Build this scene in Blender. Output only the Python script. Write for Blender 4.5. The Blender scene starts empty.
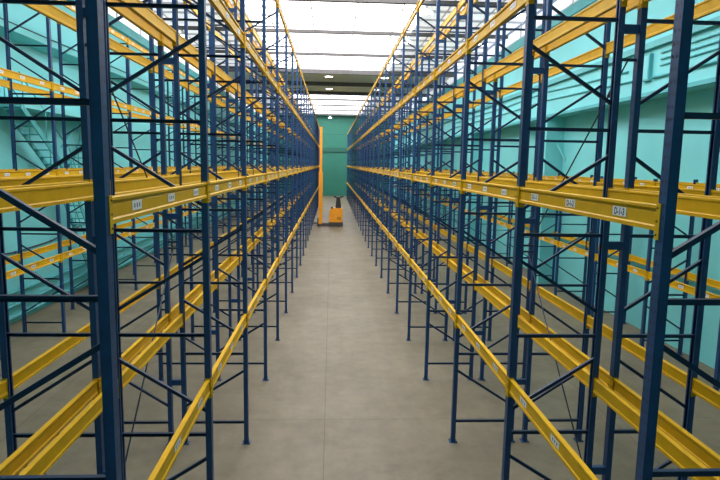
import bpy, math, random
from mathutils import Vector, Matrix
random.seed(4)
SC = bpy.context.scene
COL = SC.collection

# ------------------------------------------------------------------ materials
def new_mat(name):
    m = bpy.data.materials.new(name); m.use_nodes = True
    nt = m.node_tree; b = nt.nodes['Principled BSDF']
    return m, nt, b

def paint(name, rgb, rough=0.45, metal=0.0, noise=0.06, scale=6.0, bump=0.0, spec=0.5):
    m, nt, b = new_mat(name)
    tc = nt.nodes.new('ShaderNodeTexCoord'); n = nt.nodes.new('ShaderNodeTexNoise')
    n.inputs['Scale'].default_value = scale; n.inputs['Detail'].default_value = 4
    nt.links.new(tc.outputs['Object'], n.inputs['Vector'])
    mr = nt.nodes.new('ShaderNodeMapRange')
    mr.inputs['From Min'].default_value = 0.3; mr.inputs['From Max'].default_value = 0.7
    mr.inputs['To Min'].default_value = 1 - noise; mr.inputs['To Max'].default_value = 1 + noise
    nt.links.new(n.outputs['Fac'], mr.inputs['Value'])
    vm = nt.nodes.new('ShaderNodeVectorMath'); vm.operation = 'SCALE'
    vm.inputs[0].default_value = rgb
    nt.links.new(mr.outputs['Result'], vm.inputs['Scale'])
    nt.links.new(vm.outputs['Vector'], b.inputs['Base Color'])
    b.inputs['Roughness'].default_value = rough; b.inputs['Metallic'].default_value = metal
    b.inputs['Specular IOR Level'].default_value = spec
    if bump:
        bp = nt.nodes.new('ShaderNodeBump'); bp.inputs['Strength'].default_value = bump; bp.inputs['Distance'].default_value = 0.01
        nt.links.new(n.outputs['Fac'], bp.inputs['Height']); nt.links.new(bp.outputs['Normal'], b.inputs['Normal'])
    return m

def glow(name, rgb, strength):
    m, nt, b = new_mat(name)
    b.inputs['Base Color'].default_value = (*rgb, 1)
    b.inputs['Emission Color'].default_value = (*rgb, 1)
    b.inputs['Emission Strength'].default_value = strength
    return m

BLUE = paint('blue_paint', (0.015, 0.058, 0.165), 0.45, noise=0.12, scale=9, spec=0.35)
NAVY = paint('navy_brace_paint', (0.009, 0.027, 0.070), 0.45, noise=0.1, scale=9, spec=0.3)
STEEL = paint('dark_rod', (0.03, 0.045, 0.08), 0.4, 0.3)
YEL = paint('yellow_paint', (0.62, 0.35, 0.0015), 0.5, noise=0.07, scale=5, spec=0.22)
BOLT_SHADE = paint('bolt_and_hole_shade', (0.02, 0.02, 0.022), 0.5)
WHITE = paint('white_plate', (0.72, 0.72, 0.74), 0.5, noise=0.03)
INK = paint('black_ink', (0.05, 0.05, 0.075), 0.6)
TEAL = paint('teal_wall_paint', (0.19, 0.65, 0.69), 0.6, noise=0.07, scale=0.35)
TEALD = paint('teal_metal_paint', (0.075, 0.42, 0.46), 0.5, noise=0.1, scale=2)
GREEN = paint('green_wall_paint', (0.028, 0.19, 0.135), 0.6, noise=0.07, scale=0.5)
GREEND = paint('green_band_paint', (0.02, 0.13, 0.095), 0.6, noise=0.05, scale=0.5)
UPPER = paint('pale_upper_wall', (0.72, 0.71, 0.74), 0.7, noise=0.12, scale=0.8)
CEIL = paint('grey_ceiling', (0.78, 0.78, 0.75), 0.8, noise=0.06, scale=0.6)
RBEAM = paint('roof_beam_paint', (0.10, 0.095, 0.095), 0.7)
PURL = paint('white_purlin', (0.62, 0.6, 0.64), 0.6)
ORANGE = paint('orange_truck_paint', (0.85, 0.33, 0.015), 0.4)
BLACK = paint('black_plastic', (0.018, 0.018, 0.02), 0.45)
CHAR = paint('charcoal_metal', (0.05, 0.045, 0.045), 0.5)
RUBBER = paint('black_rubber', (0.02, 0.02, 0.02), 0.8)
SKY = glow('daylit_rooflight', (0.985, 0.97, 1.0), 3.4)
FROST = glow('frosted_clerestory_glass', (0.94, 0.94, 1.0), 0.36)
LAMP = glow('lamp_glass', (1.0, 0.96, 0.88), 6.0)

def floor_mat():
    m, nt, b = new_mat('concrete_floor')
    L = nt.links.new
    geo = nt.nodes.new('ShaderNodeNewGeometry')
    def noise(sc, det=6, vec=None, rough=0.6):
        n = nt.nodes.new('ShaderNodeTexNoise'); n.inputs['Scale'].default_value = sc; n.inputs['Detail'].default_value = det
        n.inputs['Roughness'].default_value = rough
        L(vec if vec else geo.outputs['Position'], n.inputs['Vector']); return n.outputs['Fac']
    def math_(op, a, bb=None, clamp=False):
        n = nt.nodes.new('ShaderNodeMath'); n.operation = op; n.use_clamp = clamp
        for i, v in enumerate((a, bb)):
            if v is None: continue
            if isinstance(v, (int, float)): n.inputs[i].default_value = v
            else: L(v, n.inputs[i])
        return n.outputs[0]
    ramp = nt.nodes.new('ShaderNodeValToRGB')
    ramp.color_ramp.elements[0].position = 0.32; ramp.color_ramp.elements[0].color = (0.112, 0.091, 0.057, 1)
    ramp.color_ramp.elements[1].position = 0.70; ramp.color_ramp.elements[1].color = (0.225, 0.189, 0.127, 1)
    mixn = math_('ADD', math_('MULTIPLY', noise(0.45, 8), 0.5), math_('MULTIPLY', noise(2.6, 8, None, 0.75), 0.5))
    L(mixn, ramp.inputs['Fac'])
    # drag streaks along the aisle
    mp = nt.nodes.new('ShaderNodeMapping'); mp.inputs['Scale'].default_value = (2.2, 0.16, 1)
    L(geo.outputs['Position'], mp.inputs['Vector'])
    st = noise(1.3, 5, mp.outputs['Vector'])
    streak = math_('ADD', math_('MULTIPLY', st, 0.35), 0.83)
    # saw-cut joints
    sep = nt.nodes.new('ShaderNodeSeparateXYZ'); L(geo.outputs['Position'], sep.inputs[0])
    def line(coord, off, period, w):
        f = math_('FRACT', math_('DIVIDE', math_('SUBTRACT', coord, off), period))
        d = math_('MULTIPLY', math_('MINIMUM', f, math_('SUBTRACT', 1.0, f)), period)
        return math_('LESS_THAN', d, w)
    jn = math_('MAXIMUM', line(sep.outputs['X'], -0.07, 5.3, 0.008), line(sep.outputs['Y'], 3.9, 6.05, 0.008))
    jd = math_('SUBTRACT', 1.0, math_('MULTIPLY', jn, 0.38))
    k = math_('MULTIPLY', streak, jd)
    vm = nt.nodes.new('ShaderNodeVectorMath'); vm.operation = 'SCALE'
    L(ramp.outputs['Color'], vm.inputs[0]); L(k, vm.inputs['Scale'])
    # rust stains
    rs = nt.nodes.new('ShaderNodeMapRange'); rs.inputs['From Min'].default_value = 0.69; rs.inputs['From Max'].default_value = 0.80
    rs.inputs['To Max'].default_value = 0.55
    L(noise(0.55, 4), rs.inputs['Value'])
    mx = nt.nodes.new('ShaderNodeMix'); mx.data_type = 'RGBA'
    L(rs.outputs['Result'], mx.inputs[0]); L(vm.outputs['Vector'], mx.inputs[6]); mx.inputs[7].default_value = (0.36, 0.19, 0.06, 1)
    L(mx.outputs[2], b.inputs['Base Color'])
    rr = nt.nodes.new('ShaderNodeMapRange'); b.inputs['Specular IOR Level'].default_value = 0.35; rr.inputs['To Min'].default_value = 0.42; rr.inputs['To Max'].default_value = 0.66
    L(noise(1.1, 5), rr.inputs['Value']); L(rr.outputs['Result'], b.inputs['Roughness'])
    bp = nt.nodes.new('ShaderNodeBump'); bp.inputs['Strength'].default_value = 0.06; bp.inputs['Distance'].default_value = 0.01
    L(noise(14, 6), bp.inputs['Height']); L(bp.outputs['Normal'], b.inputs['Normal'])
    return m
FLOOR = floor_mat()

# ------------------------------------------------------------------ mesh builder
class MB:
    def __init__(s): s.v = []; s.f = []; s.m = []; s.smooth = []
    def face(s, idx, mi=0, sm=False): s.f.append(idx); s.m.append(mi); s.smooth.append(sm)
    def box(s, x0, x1, y0, y1, z0, z1, mi=0):
        b = len(s.v)
        s.v += [(x0,y0,z0),(x1,y0,z0),(x1,y1,z0),(x0,y1,z0),(x0,y0,z1),(x1,y0,z1),(x1,y1,z1),(x0,y1,z1)]
        for q in ((0,3,2,1),(4,5,6,7),(0,1,5,4),(1,2,6,5),(2,3,7,6),(3,0,4,7)): s.face([b+i for i in q], mi)
    def quad(s, a, b, c, d, mi=0):
        n = len(s.v); s.v += [a,b,c,d]; s.face([n,n+1,n+2,n+3], mi)
    def bar(s, p, q, w, h, up=(0,0,1), mi=0):
        """rectangular bar from p to q, w across, h along up"""
        p, q = Vector(p), Vector(q); d = (q-p).normalized(); u = Vector(up)
        side = d.cross(u).normalized(); u = side.cross(d).normalized()
        b = len(s.v)
        for e in (p, q):
            for a, c in ((-1,-1),(1,-1),(1,1),(-1,1)): s.v.append(tuple(e + side*a*w/2 + u*c*h/2))
        for k in range(4): s.face([b+k, b+(k+1)%4, b+4+(k+1)%4, b+4+k], mi)
        s.face([b+3,b+2,b+1,b], mi); s.face([b+4,b+5,b+6,b+7], mi)
    def tube(s, pts, r, n=8, mi=0, cap=True):
        pts = [Vector(p) for p in pts]; rings = []
        for i, p in enumerate(pts):
            d = (pts[min(i+1,len(pts)-1)] - pts[max(i-1,0)]).normalized()
            u = Vector((0,0,1)) if abs(d.z) < .9 else Vector((1,0,0))
            a = d.cross(u).normalized(); c = a.cross(d)
            b = len(s.v); rings.append(b); rr = r[i] if isinstance(r,(list,tuple)) else r
            for k in range(n):
                t = 2*math.pi*k/n; s.v.append(tuple(p + (a*math.cos(t)+c*math.sin(t))*rr))
        for i in range(len(pts)-1):
            for k in range(n): s.face([rings[i]+k, rings[i]+(k+1)%n, rings[i+1]+(k+1)%n, rings[i+1]+k], mi, True)
        if cap:
            s.face([rings[0]+k for k in range(n)][::-1], mi); s.face([rings[-1]+k for k in range(n)], mi)
    def prism(s, prof, axis, a0, a1, mi=0, sm=False):
        """prof = 2D outline; axis 'x','y','z' is the extrusion axis"""
        n = len(prof); b = len(s.v)
        for a in (a0, a1):
            for (p, q) in prof:
                s.v.append({'x':(a,p,q),'y':(p,a,q),'z':(p,q,a)}[axis])
        for k in range(n): s.face([b+k, b+(k+1)%n, b+n+(k+1)%n, b+n+k], mi, sm)
        s.face([b+k for k in range(n)][::-1], mi); s.face([b+n+k for k in range(n)], mi)
    def lathe(s, prof, n=20, mi=0, c=(0,0,0), cap=True):
        rings = []
        for r, z in prof:
            b = len(s.v); rings.append(b)
            for k in range(n):
                t = 2*math.pi*k/n; s.v.append((c[0]+r*math.cos(t), c[1]+r*math.sin(t), c[2]+z))
        for i in range(len(prof)-1):
            for k in range(n): s.face([rings[i]+k, rings[i]+(k+1)%n, rings[i+1]+(k+1)%n, rings[i+1]+k], mi, True)
        if cap:
            s.face([rings[0]+k for k in range(n)][::-1], mi); s.face([rings[-1]+k for k in range(n)], mi)
    def add(s, o, M):
        b = len(s.v); s.v += [tuple(M @ Vector(v)) for v in o.v]
        for f, m, sm in zip(o.f, o.m, o.smooth): s.face([b+i for i in f], m, sm)
    def mesh(s, name, mats):
        me = bpy.data.meshes.new(name); me.from_pydata(s.v, [], s.f)
        for m in mats: me.materials.append(m)
        me.polygons.foreach_set('material_index', s.m)
        me.polygons.foreach_set('use_smooth', s.smooth)
        me.update()
        import bmesh
        bm = bmesh.new(); bm.from_mesh(me); bmesh.ops.recalc_face_normals(bm, faces=bm.faces); bm.to_mesh(me); bm.free()
        return me

def put(name, me, parent=None, loc=(0,0,0), rotz=0.0):
    o = bpy.data.objects.new(name, me); COL.objects.link(o)
    o.location = loc; o.rotation_euler = (0,0,rotz)
    if parent: o.parent = parent
    return o
def obj(name, mb, mats, parent=None, loc=(0,0,0), rotz=0.0):
    return put(name, mb.mesh(name, mats if isinstance(mats, list) else [mats]), parent, loc, rotz)
def tag(o, label, cat, group=None):
    o['label'] = label; o['category'] = cat
    if group: o['group'] = group
    return o
def thing(name, label, cat, loc=(0,0,0), rotz=0.0, group=None):
    return tag(put(name, None, None, loc, rotz), label, cat, group)
def struct(name, mb, mats):
    o = obj(name, mb, mats); o['kind'] = 'structure'; return o

# ------------------------------------------------------------------ the hall
Y0, Y1 = -5.0, 83.0
XL, XR = -8.9, 9.0
ZC = 11.3
m = MB(); m.box(XL-.3, XR+.3, Y0-.3, Y1+.3, -.25, 0); struct('floor', m, FLOOR)
m = MB(); m.box(XL-.3, XL, Y0, Y1, 0, 10.2); struct('wall_left', m, TEAL)
m = MB(); m.box(XR, XR+.3, Y0, Y1, 0, 10.2); struct('wall_right', m, TEAL)
m = MB(); m.box(XL-.3, XR+.3, Y1, Y1+.3, 0, ZC); struct('wall_far', m, GREEN)
m = MB(); m.box(XL-.3, XR+.3, Y0-.3, Y0, 0, ZC); struct('wall_near', m, TEAL)
for wn, xa, xb, xf in (('window_7', XL-.3, XL-.05, XL), ('window_8', XR+.05, XR+.3, XR)):   # frosted clerestory glazing along both side walls
    m = MB(); m.box(xa, xb, Y0, Y1, 10.2, ZC); w = struct(wn, m, FROST)
    m = MB(); y = Y0; a_, b_ = sorted((xf, xf + (.05 if xf > 0 else -.05)))
    while y <= Y1: m.box(a_, b_, y-.05, y+.05, 10.2, ZC); y += 3.025
    m.box(a_, b_, Y0, Y1, 10.72, 10.77); obj('window_frame', m, UPPER, w)
# cornice under the pale upper wall, ledges, projecting upper wall
m = MB(); m.box(XL, XL+.25, Y0, Y1, 9.85, 10.2); struct('trim_1', m, TEALD)
m = MB(); m.box(XR-.75, XR, Y0, Y1, 9.85, 10.2); struct('trim_2', m, TEALD)
m = MB(); m.box(XR-.7, XR, Y0, Y1, 6.55, 9.85); struct('wall_right_projection', m, TEAL)
m = MB(); m.box(XR-.82, XR-.7, Y0, Y1, 7.70, 7.86); struct('trim_3', m, TEALD)
m = MB(); m.box(XR-.78, XR-.7, Y0, Y1, 6.50, 6.60); struct('trim_4', m, TEALD)
m = MB(); m.prism([(XL, 7.85), (XL+.45, 7.95), (XL+.45, 8.12), (XL, 8.2)], 'y', Y0, Y1); struct('trim_5', m, TEAL)
for i in range(6):
    yy = 22.2 + 12.1*i
    m = MB(); m.box(XR-.7, XR, yy, yy+.7, 0, 6.55)
    m.bar((XR-.25, yy-.02, 5.5), (XR-.02, yy-.3, 4.9), .08, .06)
    struct('wall_right_pilaster', m, TEAL)
m = MB(); m.box(XL, XR, Y1-.14, Y1, 6.24, 6.84); struct('trim_6', m, GREEND)
m = MB(); m.box(XL, XR, Y1-.05, Y1, 8.74, 8.84); struct('trim_7', m, GREEN)
m = MB(); m.box(XL, XR, Y1-.10, Y1, 11.0, 11.3); struct('trim_8', m, GREEND)

# ceiling: opaque strips with a broad rooflight down the middle
SX0, SX1 = -3.95, 4.05
m = MB()
for a, b in ((Y0-.3, 4.5), (42.75, 55.4), (81.9, Y1+.3)): m.box(XL-.3, XR+.3, a, b, ZC, ZC+.2)
struct('ceiling', m, CEIL)
YB = [0.4, 6.45, 12.5, 18.5, 24.5, 30.35, 36.4, 42.7, 49.1, 55.4, 61.5, 67.6, 73.7, 79.8]
for yb in YB:
    m = MB(); d = .30 if 42 < yb < 56 else .16
    m.box(XL, XR, yb-.11, yb+.11, ZC-d, ZC); struct('ceiling_beam', m, RBEAM)
n = 0
for a, b, SX0, SX1, gm in ((4.5, 42.75, -3.95, 4.05, SKY), (55.4, 81.9, -3.95, 4.05, SKY), (4.5, 42.75, XL, -3.95, FROST), (4.5, 42.75, 4.05, XR, FROST),
                           (55.4, 81.9, XL, -3.95, FROST), (55.4, 81.9, 4.05, XR, FROST)):
    n += 1
    m = MB(); m.box(SX0, SX1, a, b, ZC+.12, ZC+.16); w = struct('window_%d' % n, m, gm)
    m = MB()
    y = a + .75
    while y < b:
        if min(abs(y-q) for q in YB) > .4: m.box(SX0, SX1, y-.035, y+.035, ZC+.03, ZC+.12)
        y += 1.513
    x = SX0 + 1.0
    while x < SX1-.2:
        m.box(x-.02, x+.02, a, b, ZC+.05, ZC+.12); x += 2.0
    g = obj('window_frame', m, PURL, w)

# ------------------------------------------------------------------ racking kit
PITCH = 2.8; DEPTH = 1.0; PW, PD = 0.088, 0.066   # post width along the row, depth across it
def holes_post(h):
    """C-section post: perforated web at x=-PD/2 facing out, flanges, lips"""
    m = MB(); x = -PD/2; t = .004; w = PW/2; pit = .075
    ys = [-w, -.026, -.014, .014, .026, w]
    nz = int(h/pit)
    for k in range(nz):
        z0 = k*pit; zs = [z0, z0+.028, z0+.048, z0+pit if k < nz-1 else h]
        for i in range(5):
            for j in range(3):
                if j == 1 and i in (1, 3): continue
                m.quad((x,ys[i],zs[j]),(x,ys[i],zs[j+1]),(x,ys[i+1],zs[j+1]),(x,ys[i+1],zs[j]))
    m.quad((x+t,-w,0),(x+t,w,0),(x+t,w,h),(x+t,-w,h), 1)  # dark sheet behind the holes, painted in for the shade inside the post
    m.box(x, PD/2, -w, -w+t, 0, h); m.box(x, PD/2, w-t, w, 0, h)
    m.box(PD/2-t, PD/2, -w, -w+.022, 0, h); m.box(PD/2-t, PD/2, w-.022, w, 0, h)
    return m
def plain_post(h):
    m = MB(); x = -PD/2; t = .006; w = PW/2
    m.box(x, x+t, -w, w, 0, h); m.box(x, PD/2, -w, -w+t, 0, h); m.box(x, PD/2, w-t, w, 0, h)
    m.box(PD/2-t, PD/2, -w, -w+.022, 0, h); m.box(PD/2-t, PD/2, w-.022, w, 0, h)
    return m
def foot_mb():
    m = MB(); m.box(-.07, .07, -.06, .06, 0, .008)
    m.box(-PD/2-.006, -PD/2, -.03, .03, .008, .10)
    m.lathe([(.011, .008), (.011, .022)], 6, 1, (-.052, .045, 0)); m.lathe([(.011, .008), (.011, .022)], 6, 1, (.052, -.045, 0))
    return m
HZ0, HZP = 0.365, 1.165
def horizontals(h):
    z = HZ0; r = []
    while z < h-.02: r.append(z); z += HZP
    return r
def horiz_mb():
    m = MB(); a, b = PD/2-.03, DEPTH-PD/2+.03
    m.box(a, b, -.018, .018, -.019, -.016); m.box(a, b, -.018, -.015, -.019, .019); m.box(a, b, -.018, .018, .016, .019)
    m.lathe([(.012, -.02), (.012, .02)], 6, 1, (a+.02, 0, 0)); m.lathe([(.012, -.02), (.012, .02)], 6, 1, (b-.02, 0, 0))
    return m
def diag_mb(rising):
    m = MB(); z0, z1 = (.27, HZP-.27) if rising else (HZP-.27, .27)
    p, q = Vector((PD/2-.03, .004, z0)), Vector((DEPTH-PD/2+.03, .004, z1))
    m.bar(p, q, .036, .036)
    return m
FR = {}
def frame_kit(h):
    key0 = (h, DEPTH)
    if key0 in FR: return FR[key0]
    k = dict(hp=holes_post(h).mesh('perforated_post', [BLUE, BOLT_SHADE]), pp=plain_post(h).mesh('post', [BLUE]),
             foot=foot_mb().mesh('foot_plate', [BLUE, BOLT_SHADE]), hz=horiz_mb().mesh('horizontal_brace', [NAVY, BOLT_SHADE]),
             up=diag_mb(True).mesh('diagonal_brace', [NAVY]), dn=diag_mb(False).mesh('diagonal_brace', [NAVY]))
    m = MB(); R = Matrix.Rotation(math.pi, 4, 'Z')
    m.add(plain_post(h), Matrix()); m.add(plain_post(h), Matrix.Translation((DEPTH,0,0)) @ R)
    m.box(-.07, .07, -.06, .06, 0, .008); m.box(DEPTH-.07, DEPTH+.07, -.06, .06, 0, .008)
    hs = horizontals(h); extra = dict(all=MB(), all_flipped=MB())
    for i, z in enumerate(hs):
        m.box(PD/2-.03, DEPTH-PD/2+.03, -.018, .018, z-.018, z+.018, 1)
        for key, ph in (('all', 1), ('all_flipped', 0)):
            if i < len(hs)-1:
                d = diag_mb(i % 2 == ph); d.m = [1]*len(d.m); extra[key].add(d, Matrix.Translation((0,0,z)))
    for key in extra:
        e = extra[key]; e.add(m, Matrix()); k[key] = e.mesh('upright_frame', [BLUE, NAVY])
    FR[key0] = k
    return k

BH = 0.165
def beam_profile(sign=1):
    # stepped section, outward side at -x
    return [(-.028,-BH/2),(-.028,-BH/2+.026),(-.018,-BH/2+.036),(-.018,BH/2-.050),(-.008,BH/2-.042),(-.008,BH/2-.030),(-.028,BH/2-.022),(-.028,BH/2-.004),(-.024,BH/2),
            (.018,BH/2),(.022,BH/2-.004),(.022,BH/2-.022),(.014,BH/2-.030),(.014,-BH/2+.036),(.022,-BH/2+.026),(.022,-BH/2)]
BL = PITCH - PW - .006      # clear beam length between posts
def beam_mb():
    m = MB(); m.prism(beam_profile(), 'y', -BL/2, BL/2); return m
def conn_mb(s):
    """end bracket, s=-1 near end / +1 far end of the beam"""
    m = MB(); y = s*BL/2; x = -PD/2-.006
    y0, y1 = sorted((y, y - s*.006)); m.box(x, .024, y0, y1, -.135, .095)
    y0, y1 = sorted((y - s*.006, y + s*.042)); m.box(x, x+.005, y0, y1, -.135, .095)
    for z in (-.105, -.02, .065): 
        m.lathe([(.007, 0), (.007, .004)], 6, 1, (0,0,0)) if False else m.box(x-.004, x, y+s*.012-.006, y+s*.012+.006, z-.006, z+.006, 1)
    return m
LABY = (-.85, .01, .89)
def text_mesh(txt, size):
    cu = bpy.data.curves.new('t', 'FONT'); cu.body = txt; cu.size = size; cu.align_x = 'CENTER'; cu.align_y = 'CENTER'; cu.offset = .0024
    o = bpy.data.objects.new('t', cu); COL.objects.link(o)
    dg = bpy.context.evaluated_depsgraph_get(); me = bpy.data.meshes.new_from_object(o.evaluated_get(dg))
    vs = [tuple(v.co) for v in me.vertices]; fs = [list(p.vertices) for p in me.polygons]
    bpy.data.objects.remove(o); bpy.data.curves.remove(cu); bpy.data.meshes.remove(me)
    return vs, fs
def label_mb(txt=None):
    """plate on the web, outward normal -x; text reads along -y seen from -x"""
    m = MB(); x = -.0185; m.box(x-.003, x, -.098, .098, -.030, .036)
    if txt:
        vs, fs = text_mesh(txt, .068); b = len(m.v)
        m.v += [(x-.0036, -v[0]*.92, v[1]) for v in vs]
        for f in fs: m.face([b+i for i in f], 1)
    else:
        for c in (-.05, 0, .05):
            m.box(x-.0036, x-.003, c-.009, c+.009, -.013, .017, 1)
    return m
CONN = [conn_mb(-1).mesh('connector', [YEL, BOLT_SHADE]), conn_mb(1).mesh('connector', [YEL, BOLT_SHADE])]
BEAM = beam_mb().mesh('pallet_beam', [YEL])
LAB = label_mb().mesh('label_plate', [WHITE, INK])
TXT = {t: label_mb(t).mesh('label_plate', [WHITE, INK]) for t in ('D-1-1', 'D-1-2', 'D-1-3')}
def beam_far_mb(labels):
    m = MB(); m.add(beam_mb(), Matrix())
    for s in (-1, 1):
        c = conn_mb(s); c.m = [2 if q else 0 for q in c.m]; m.add(c, Matrix())
    if labels:
        l = label_mb(); l.m = [3 if q else 1 for q in l.m]
        for y in LABY: m.add(l, Matrix.Translation((0, y, 0)))
    return m
FARMB = {l: beam_far_mb(l) for l in (False, True)}
FAR = {l: FARMB[l].mesh('pallet_beam', [YEL, WHITE, BOLT_SHADE, INK]) for l in (False, True)}

def rack(label, xf, side, y0, nf, levels, h, front_labels, det_frames, det_bays, group, texts=False, flip=False, depth=1.0):
    global DEPTH
    DEPTH = depth
    """side=+1: the rack's front post is at xf and its depth runs to +x; -1: to -x"""
    root = thing('pallet_rack', label, 'pallet rack', (xf, y0, 0), 0 if side > 0 else math.pi, group)
    kit = frame_kit(h); hs = horizontals(h)
    ly = lambda k: k*PITCH*side                    # local y of frame k
    for k in range(nf):
        if k >= det_frames:
            put('upright_frame', kit['all_flipped' if flip else 'all'], root, (0, ly(k), 0)); continue
        f = put('upright_frame', None, root, (0, ly(k), 0))
        pm = kit['hp'] if k < 3 else kit['pp']
        put('post', pm, f); put('post', pm, f, (DEPTH, 0, 0), math.pi)
        put('foot_plate', kit['foot'], f); put('foot_plate', kit['foot'], f, (DEPTH, 0, 0), math.pi)
        dz = -.085 if k == 0 and front_labels else 0
        for i, z in enumerate(hs):
            put('horizontal_brace', kit['hz'], f, (0, 0, z+dz))
            if i < len(hs)-1: put('diagonal_brace', kit['up'] if (i % 2 == 1) != flip else kit['dn'], f, (0, 0, z+dz))
    far = MB(); count = 0; nconn = nlab = 0
    for k in range(nf-1):
        yc = ly(k) + side*PITCH/2
        for li, z in enumerate(levels):
            for fr in (True, False):
                lab = fr and front_labels
                loc = (0, yc, z) if fr else (DEPTH, yc, z); rz = 0 if fr else math.pi
                if count >= 100:
                    far.add(FARMB[lab], Matrix.Translation(loc) @ Matrix.Rotation(rz, 4, 'Z')); continue
                count += 1
                if k >= det_bays:
                    put('pallet_beam', FAR[lab], root, loc, rz); continue
                b = put('pallet_beam', BEAM, root, loc, rz)
                put('connector', CONN[0], b); put('connector', CONN[1], b)
                if lab:
                    for j, y in enumerate(LABY):
                        y = y*side
                        me = LAB
                        if texts and k == 0 and li == 1: me = TXT['D-1-%d' % (3-j)]
                        q = put('label_plate', me, b, (0, y, 0)); q['label'] = 'white location plate with black writing'
    if far.v:
        o = obj('pallet_beam', far, [YEL, WHITE, BOLT_SHADE, INK], root); o['kind'] = 'stuff'
    return root

def row_spacers(root, side, nf, gap):
    m = MB(); m.box(DEPTH+PD/2, DEPTH+gap-PD/2, -.03, .03, -.045, .045); me = m.mesh('row_spacer', [BLUE])
    for k in range(nf):
        for z in (1.05, 3.75, 6.1, 8.25): put('row_spacer', me, root, (0, k*PITCH*side, z))
def spine_rods(root, side, gap):
    x = DEPTH + gap/2
    for (ya, za), (yb, zb) in (((PITCH, .55), (2*PITCH, 3.25)), ((PITCH, 5.78), (2*PITCH, 3.35))):
        p, q = Vector((x, ya*side, za)), Vector((x, yb*side, zb)); d = q-p
        m = MB(); m.tube([p, q], .010, 6); rod = obj('bracing_rod', m, STEEL, root)
        m = MB(); c = p + d*.12; e = d.normalized(); m.tube([c-e*.09, c-e*.08, c+e*.08, c+e*.09], [.012,.024,.024,.012], 8); obj('turnbuckle', m, STEEL, rod)
        for c in (p, q):
            m = MB(); m.box(c.x-gap/2+PD/2, c.x+gap/2-PD/2, c.y-.012, c.y+.012, c.z-.015, c.z+.015); obj('rod_clamp', m, STEEL, rod)

LV = [2.115, 4.305, 6.45, 8.475]
FY = 3.485; NF = 27
G = 'blue and yellow pallet racks'
RF, LF = 2.095, -1.355
a = rack('tall empty blue pallet rack with yellow beams, first row right of the central aisle', RF, 1, FY, NF, LV, 8.56, True, 12, 5, G, texts=True, depth=.985)
row_spacers(a, 1, 24, .24); spine_rods(a, 1, .24)
a = rack('tall empty blue pallet rack with yellow beams, first row left of the central aisle', LF, -1, FY, NF, LV, 8.56, True, 12, 5, G)
row_spacers(a, -1, 24, .225); spine_rods(a, -1, .225)
rack('tall empty blue pallet rack standing back to back behind the right aisle row', RF+.985+.24, 1, FY, NF, LV, 8.56, False, 10, 3, G, flip=True, depth=.94)
rack('tall empty blue pallet rack standing back to back behind the left aisle row', LF-1.0-.225, -1, FY, NF, LV, 8.56, False, 10, 3, G, flip=True, depth=.97)
rack('tall blue pallet rack along the left teal wall beside the metal stairs', -6.95, -1, 9.4, 25, [2.10, 4.25, 6.40, 8.62], 8.74, True, 7, 4, G)
rack('low two-level blue pallet rack standing along the right teal wall', 7.80, 1, 7.95, 25, [2.03, 4.22], 4.38, True, 7, 4, G)

# ------------------------------------------------------------------ stairs on the left wall
t = thing('metal_staircase', 'teal metal staircase with landings fixed along the left wall behind the racks', 'stairs', (-8.45, 15, 0))
m = MB(); m.box(-.42, .28, .9, 6.9, 5.95, 6.10); obj('landing', m, TEAL, t)
m = MB(); m.box(-.22, .28, 3.45, 4.15, 4.10, 4.16); obj('landing', m, TEALD, t)
def flight(p, q, n):
    (ya, za), (yb, zb) = p, q
    for x in (-.20, .27):
        m = MB(); m.bar((x, ya, za), (x, yb, zb), .03, .16); obj('stringer', m, TEALD, t)
        m = MB(); m.tube([(x, ya, za+.85), (x, yb, zb+.85)], .02, 6)
        for f in (.05, .5, .95): m.tube([(x, ya+(yb-ya)*f, za+(zb-za)*f), (x, ya+(yb-ya)*f, za+(zb-za)*f+.85)], .016, 6)
        obj('handrail', m, TEALD, t)
    for k in range(n):
        f = (k+.5)/n; m = MB(); yy, zz = ya+(yb-ya)*f, za+(zb-za)*f
        m.box(-.185, .255, yy-.11, yy+.11, zz-.015, zz+.015); obj('tread', m, TEALD, t)
flight((.9, 6.0), (3.5, 4.13), 9)
flight((6.9, 6.0), (4.1, 4.13), 9)
flight((3.6, 4.10), (6.2, 0.1), 18)

# pipes, cables and boxes on the walls
for z, lb in ((.90, 'top one of the teal heating pipes low on the left wall'), (.54, 'middle one of the teal heating pipes low on the left wall'), (.21, 'lowest teal heating pipe along the foot of the left wall')):
    m = MB(); m.tube([(XL+.12, 4, z), (XL+.12, 42, z)], .055, 10); p = tag(obj('heating_pipe', m, TEALD), lb, 'pipe', 'heating pipes on the left wall')
    for i in range(8):
        m = MB(); m.box(XL, XL+.13, 5+i*5-.02, 5+i*5+.02, z-.075, z-.05); m.box(XL, XL+.02, 5+i*5-.03, 5+i*5+.03, z-.14, z+.06); obj('pipe_bracket', m, TEALD, p)
def wall_run(name, x, pts, r, mat, label, cat, group=None):
    m = MB(); m.tube([(x, y, z) for y, z in pts], r, 8); o = tag(obj(name, m, mat), label, cat, group)
    xw = XL if x < 0 else XR-.7
    for i, (y, z) in enumerate(pts[1:-1] or [(pts[0][0]*.5+pts[1][0]*.5, pts[0][1])]):
        m = MB(); xa, xb = sorted((xw, x)); m.box(xa, xb, y-.02, y+.02, z-r-.012, z+r+.012); obj('pipe_clip', m, mat, o)
    return o
wall_run('wall_cable', XL+.03, [(4, 8.36), (14, 8.30), (22, 8.34), (34, 8.30), (45, 8.33)], .018, STEEL, 'thin dark cable strung high along the left teal wall above the ledge', 'cable')
wall_run('wall_cable', XL+.03, [(8, 2.12), (12, 1.95), (14.5, 2.1), (16.5, 1.98), (18.6, 2.02), (21, 2.3), (24, 2.25)], .022, STEEL, 'slack dark cable sagging on the left wall behind the low wall rack beams', 'cable')
XU = XR-.7
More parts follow.
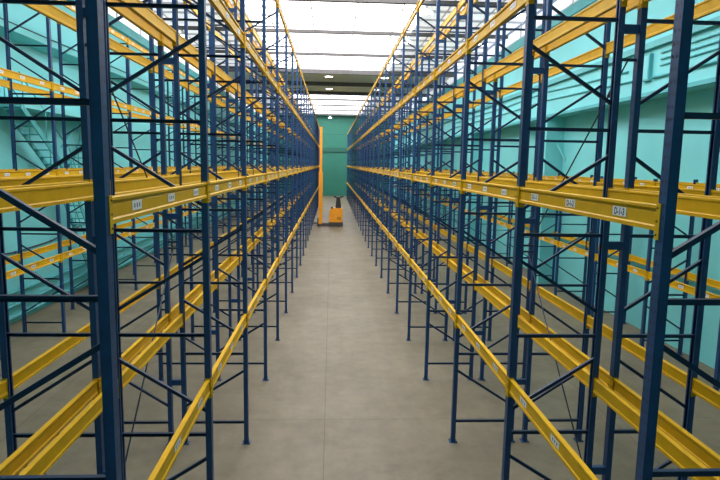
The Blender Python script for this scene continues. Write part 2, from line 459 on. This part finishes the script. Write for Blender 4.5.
wall_run('conduit', XU-.03, [(16.2, 7.30), (19, 7.37), (22.5, 7.50), (27, 7.42), (40, 7.45)], .028, TEALD, 'upper of two teal conduits on the projecting right wall beyond the switch box', 'conduit', 'conduits on the right wall')
wall_run('conduit', XU-.03, [(15.42, 6.99), (18, 7.06), (22.4, 7.18), (27, 7.12), (40, 7.15)], .028, TEALD, 'lower of two teal conduits on the projecting right wall beyond the switch box', 'conduit', 'conduits on the right wall')
for z, w in ((7.52, 'topmost'), (7.36, 'middle'), (7.21, 'lowest')):
    wall_run('conduit', XU-.03, [(5, z), (9, z), (13.2, z), (14.6, z)], .02, TEALD, w + ' of three parallel conduits on the right wall at the near end', 'conduit', 'conduits on the right wall')
wall_run('conduit', XU-.045, [(8, 6.93), (13.8, 6.94), (14.9, 6.95)], .035, TEALD, 'thick teal pipe low on the projecting right wall leading to the tall switch box', 'conduit', 'conduits on the right wall')
t = thing('switch_box', 'tall narrow teal switch box on the projecting right wall', 'box', (XU, 15.15, 6.9))
m = MB(); m.box(-.10, 0, -.17, .17, 0, .68); obj('housing', m, TEALD, t)
m = MB(); m.box(-.115, -.10, -.14, .14, .04, .64); obj('cover', m, TEAL, t)

# ------------------------------------------------------------------ ceiling lamps
def lamp(x, y, label):
    t = thing('ceiling_lamp', label, 'lamp', (x, y, ZC-.16), 0, 'round lamps under the roof')
    m = MB(); m.lathe([(.05, .0), (.05, -.10), (.12, -.14), (.30, -.24), (.31, -.26), (.29, -.26)], 24, cap=False); put('lamp_shade', m.mesh('lamp_shade', [WHITE]), t)
    m = MB(); m.lathe([(.28, -.25), (.24, -.275), (.12, -.29), (.01, -.295)], 24); put('diffuser', m.mesh('diffuser', [LAMP]), t)
    m = MB(); m.tube([(0,0,.16), (0,0,-.02)], .03, 8); put('stem', m.mesh('stem', [CHAR]), t)
ORD = ['nearest', 'second nearest', 'third', 'fourth', 'fifth']
for x, ys, w in ((-.25, (43.2, 50.2, 81.4), 'over the central aisle'), (3.85, (24.7, 30.65, 36.7, 43.2, 50.2), 'above the right aisle racks'),
                 (7.9, (24.7, 30.65, 36.7), 'above the right wall'), (-4.4, (30.65, 36.7, 43.2, 50.2), 'above the left aisle racks'), (-7.6, (30.65, 36.7), 'above the left wall')):
    for i, y in enumerate(ys): lamp(x, y, 'round white ceiling lamp ' + w + ', ' + ORD[i] + ' of its line')

# ------------------------------------------------------------------ stacker truck, seen from its side
t = thing('stacker_truck', 'orange stand-on stacker truck with a tall orange mast parked in the aisle', 'forklift', (0, 42.5, 0))
m = MB(); m.prism([(-.12,.05),(.88,.05),(.90,.12),(.90,.30),(.86,.34),(-.12,.34),(-.16,.28),(-.16,.10)], 'y', -.42, .42); obj('chassis', m, CHAR, t)
m = MB(); m.prism([(-.13,.34),(.86,.34),(.87,1.28),(.83,1.37),(.20,1.37),(.02,1.30),(-.09,1.18),(-.13,.60)], 'y', -.40, .40); body = obj('body_cover', m, ORANGE, t)
m = MB()
for z in (.52, .60, .68): m.box(.45, .75, -.406, -.40, z, z+.03)
obj('vent_slot', m, BLACK, body)
m = MB(); m.box(.02, .16, -.30, .30, 1.30, 1.42); m.box(.05, .13, -.20, .20, 1.42, 1.47); obj('control_panel', m, BLACK, t)
m = MB(); m.prism([(.34,1.37),(.76,1.37),(.72,1.75),(.67,2.10),(.60,2.14),(.44,2.14),(.40,2.08),(.36,1.7)], 'y', -.26, .26); back = obj('operator_backrest', m, BLACK, t)
m = MB(); m.tube([(.20,-.02,2.24),(.30,-.02,2.19),(.40,-.02,2.13),(.66,-.02,2.13),(.78,-.02,2.19),(.92,-.02,2.26)], .065, 8); obj('handlebar', m, BLACK, back)
for s in (-1, 1):
    m = MB(); m.box(-1.02, -.10, s*.36-.07, s*.36+.07, .06, .20); leg = obj('support_leg', m, CHAR, t)
    m = MB(); m.tube([(-.90, s*.36-.05, .075), (-.90, s*.36+.05, .075)], .075, 14); obj('load_wheel', m, RUBBER, leg)
    m = MB(); m.box(-1.32, -.62, s*.22-.06, s*.22+.06, .20, .25); obj('fork', m, CHAR, t)
m = MB(); m.tube([(.55,-.32,.125), (.55,-.20,.125)], .125, 18); obj('drive_wheel', m, RUBBER, t)
m = MB()
for s in (-1, 1): m.box(-.90, -.62, s*.30-.05, s*.30+.05, .10, 4.0)
for z in (.35, 2.0, 3.9): m.box(-.70, -.62, -.30, .30, z, z+.10)
mast = obj('mast', m, ORANGE, t)
m = MB()
for s in (-1, 1): m.box(-.86, -.67, s*.21-.035, s*.21+.035, .2, 7.22)
for z in (2.8, 4.4, 5.8, 7.08): m.box(-.74, -.67, -.21, .21, z, z+.10)
obj('inner_mast', m, ORANGE, mast)
m = MB(); m.tube([(-.72, 0, .3), (-.72, 0, 3.9)], .05, 10); m.tube([(-.72, 0, 3.9), (-.72, 0, 6.9)], .035, 10); obj('lift_cylinder', m, CHAR, mast)
m = MB(); m.box(-.98, -.90, -.36, .36, .22, .62); obj('fork_carriage', m, CHAR, t)

# ------------------------------------------------------------------ camera
def make_camera(f, pitch, yaw, roll, H):
    cd = bpy.data.cameras.new('camera'); cam = bpy.data.objects.new('camera', cd); COL.objects.link(cam)
    fw = Vector((math.sin(yaw)*math.cos(pitch), math.cos(yaw)*math.cos(pitch), -math.sin(pitch)))
    r = Vector((math.cos(yaw), -math.sin(yaw), 0)); u = r.cross(fw)
    r2 = r*math.cos(roll) + u*math.sin(roll); u2 = -r*math.sin(roll) + u*math.cos(roll)
    M = Matrix((r2, u2, -fw)).transposed().to_4x4(); M.translation = Vector((0, 0, H))
    cam.matrix_world = M
    cd.sensor_width = 36; cd.lens = f/720*36; cd.clip_start = .05; cd.clip_end = 300
    SC.camera = cam
make_camera(575.12, .1314, .0516, .0174, 4.6124)

# ------------------------------------------------------------------ world and view
w = bpy.data.worlds.new('world'); SC.world = w; w.use_nodes = True
w.node_tree.nodes['Background'].inputs['Color'].default_value = (.6, .75, 1, 1)
w.node_tree.nodes['Background'].inputs['Strength'].default_value = .3
SC.view_settings.view_transform = 'Standard'; SC.view_settings.look = 'None'
SC.view_settings.exposure = 0.85; SC.view_settings.gamma = 1.0; SC.view_settings.use_curve_mapping = False
SC.cycles.max_bounces = 10; SC.cycles.diffuse_bounces = 6
